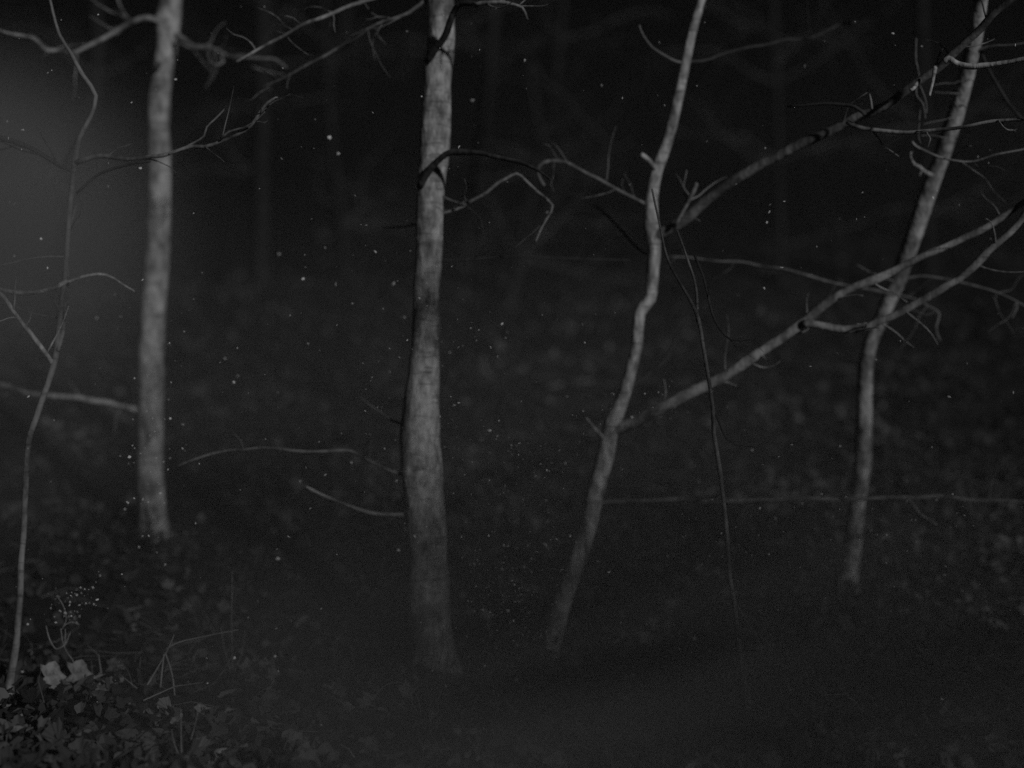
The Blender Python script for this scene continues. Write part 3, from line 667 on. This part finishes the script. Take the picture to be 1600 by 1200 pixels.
# ------------------------------------------------------------------ unseen leafy trees added beside the camera to shade the lower stems
ERNG = random.Random(4)
def shade_tree(label, x, y, cz, rx, rz, n):
    z0 = ground_z(x, y); b = Vector((x, y, z0))
    t = empty('added_shade_tree', b, label, 'tree', 'unseen trees added for shade beside the viewpoint')
    rows = [(x, y, z0 - .1, .05), (x + .03, y, z0 + 1.2, .045), (x - .02, y + .03, cz + .2, .03), (x, y, cz + rz * .8, .01)]
    v, f = tube(rows, 10, .08, .08, x, .006, b); mesh_obj('trunk', v, f, M['bark_dark'], t)
    V, Fc = [], []
    clumps = [(Vector((x + ERNG.uniform(-.85, .85) * rx, y + ERNG.gauss(0, .35) * rx, cz + ERNG.uniform(-1, .8) * rz))) for _ in range(70)]
    for _ in range(n):
        c = ERNG.choice(clumps); p = c + Vector((ERNG.gauss(0, .2), ERNG.gauss(0, .2), ERNG.gauss(0, .18)))
        u = Vector((ERNG.gauss(0, 1), ERNG.gauss(0, 1), ERNG.gauss(0, .6))).normalized(); q = u.orthogonal().normalized(); q = Matrix.Rotation(ERNG.uniform(0, 6.28), 3, u) @ q
        L_, W_ = ERNG.uniform(.04, .06), ERNG.uniform(.018, .028); k = len(V); m_ = u.cross(q) * .008
        V += [p - u * L_, p + q * W_ + m_, p + u * L_, p - q * W_ + m_, p]; Fc += [(k, k + 1, k + 4), (k + 1, k + 2, k + 4), (k + 2, k + 3, k + 4), (k + 3, k, k + 4)]
    mesh_obj('crown', [q - b for q in V], Fc, M['leaf_green'], t, smooth=False)
shade_tree('small unseen leafy tree added for shade, nearest the viewpoint', 2.6, 1.0, 2.6, 1.0, 1.25, 2500)
shade_tree('middle unseen leafy tree of the three added for shade', 4.0, .9, 2.1, .95, 1.0, 1500)
shade_tree('farthest unseen leafy tree of the three added for shade', 5.2, 1.0, 2.25, .9, 1.1, 1600)

# ------------------------------------------------------------------ flecks drifting in the air
def flecks():
    V, Fc = [], []
    def one(p, s):
        b = len(V); ax = [Vector((RNG.gauss(0, 1), RNG.gauss(0, 1), RNG.gauss(0, 1))).normalized() for _ in range(2)]
        u, q = ax[0], ax[1]; n = u.cross(q).normalized(); q = n.cross(u); e = RNG.uniform(.4, 1)
        m_ = 6
        for k in range(m_):
            th = 6.283 * k / m_; V.append(p + u * s * math.cos(th) * RNG.uniform(.7, 1.1) + q * s * e * math.sin(th) * RNG.uniform(.7, 1.1) + n * s * RNG.uniform(-.25, .25))
        V.append(p + n * s * .3); V.append(p - n * s * .3)
        for k in range(m_): Fc.append((b + k, b + (k + 1) % m_, b + m_)); Fc.append((b + (k + 1) % m_, b + k, b + m_ + 1))
    def at(px, py, d, s):
        p = pt(px, py, d)
        if p.z > ground_z(p.x, p.y) + .01: one(p, s)
    for _ in range(520):
        px, py = RNG.uniform(-60, 1660), RNG.uniform(-60, 1230); d = RNG.gauss(5.15, .35)
        at(px, py, d, min(.0075, abs(RNG.gauss(0, 1)) ** 1.6 * .0032 + .0020))
    for cx, cy_, sx, sy, n in [(800, 930, 45, 60, 170), (840, 740, 60, 60, 70), (700, 560, 160, 120, 60), (1000, 640, 60, 25, 25), (115, 945, 20, 15, 30), (1150, 900, 90, 90, 60), (1400, 850, 90, 70, 40), (240, 660, 30, 100, 40), (860, 985, 20, 12, 20), (670, 700, 40, 120, 40), (890, 880, 40, 60, 30)]:
        for _ in range(2 * n): at(RNG.gauss(cx, sx), RNG.gauss(cy_, sy), RNG.gauss(5.0, .15), abs(RNG.gauss(0, 1)) * .0024 + .0017)
    prop(mesh_obj('drifting_flecks', V, Fc, M['fleck'], smooth=False), 'tiny pale flecks drifting in the night air among the trees', 'flecks', kind='stuff')
flecks()

# ------------------------------------------------------------------ the air
def box_mesh(lo, hi):
    (a, b, c), (d, e, f) = lo, hi
    V = [(a, b, c), (d, b, c), (d, e, c), (a, e, c), (a, b, f), (d, b, f), (d, e, f), (a, e, f)]
    return V, [(3, 2, 1, 0), (4, 5, 6, 7), (0, 1, 5, 4), (1, 2, 6, 5), (2, 3, 7, 6), (3, 0, 4, 7)]

def vol_mat(name, density, soft=False, power=1.4):
    m = bpy.data.materials.new(name); m.use_nodes = True; t = m.node_tree; t.nodes.clear()
    o = t.nodes.new('ShaderNodeOutputMaterial'); v = t.nodes.new('ShaderNodeVolumePrincipled')
    v.inputs['Color'].default_value = (.75, .75, .75, 1); v.inputs['Density'].default_value = density
    t.links.new(v.outputs[0], o.inputs['Volume'])
    if soft:
        tc = t.nodes.new('ShaderNodeTexCoord'); gr = t.nodes.new('ShaderNodeTexGradient'); gr.gradient_type = 'SPHERICAL'
        t.links.new(tc.outputs['Object'], gr.inputs[0])
        pw = t.nodes.new('ShaderNodeMath'); pw.operation = 'POWER'; pw.inputs[1].default_value = power; t.links.new(gr.outputs['Fac'], pw.inputs[0])
        mu = t.nodes.new('ShaderNodeMath'); mu.operation = 'MULTIPLY'; mu.inputs[1].default_value = density
        t.links.new(pw.outputs[0], mu.inputs[0]); t.links.new(mu.outputs[0], v.inputs['Density'])
    return m
V, Fc = box_mesh((-64, -64, -6), (64, 68, 14))
hz = mesh_obj('haze', V, Fc, vol_mat('haze_air', 0.0009), smooth=False)
prop(hz, 'thin pale haze hanging through the whole dark wood', 'haze', kind='stuff')

def mist(label, c, r, density, power=1.4):
    import bmesh
    bm = bmesh.new(); bmesh.ops.create_icosphere(bm, subdivisions=3, radius=1.0)
    me = bpy.data.meshes.new('mist_bank'); bm.to_mesh(me); bm.free(); me.materials.append(vol_mat('mist', density, True, power))
    o = bpy.data.objects.new('mist_bank', me); o.location = c; o.scale = r; col.objects.link(o)
    prop(o, label, 'mist', kind='stuff')
mist('soft glowing patch of mist left of the thin forked sapling', pt(-75, 345, 5.7), (1.25, 1.0, 1.0), 6.0, 2.6)
mist('low mist lying over the forest floor before the thickest trunk', Vector((.65, 4.9, .15)), (2.5, 1.5, 1.15), 1.05)
mist('thin mist lying low along the slope behind the four main trees', Vector((-1.2, 7.6, .9)), (4.6, 3.2, 1.6), .13)
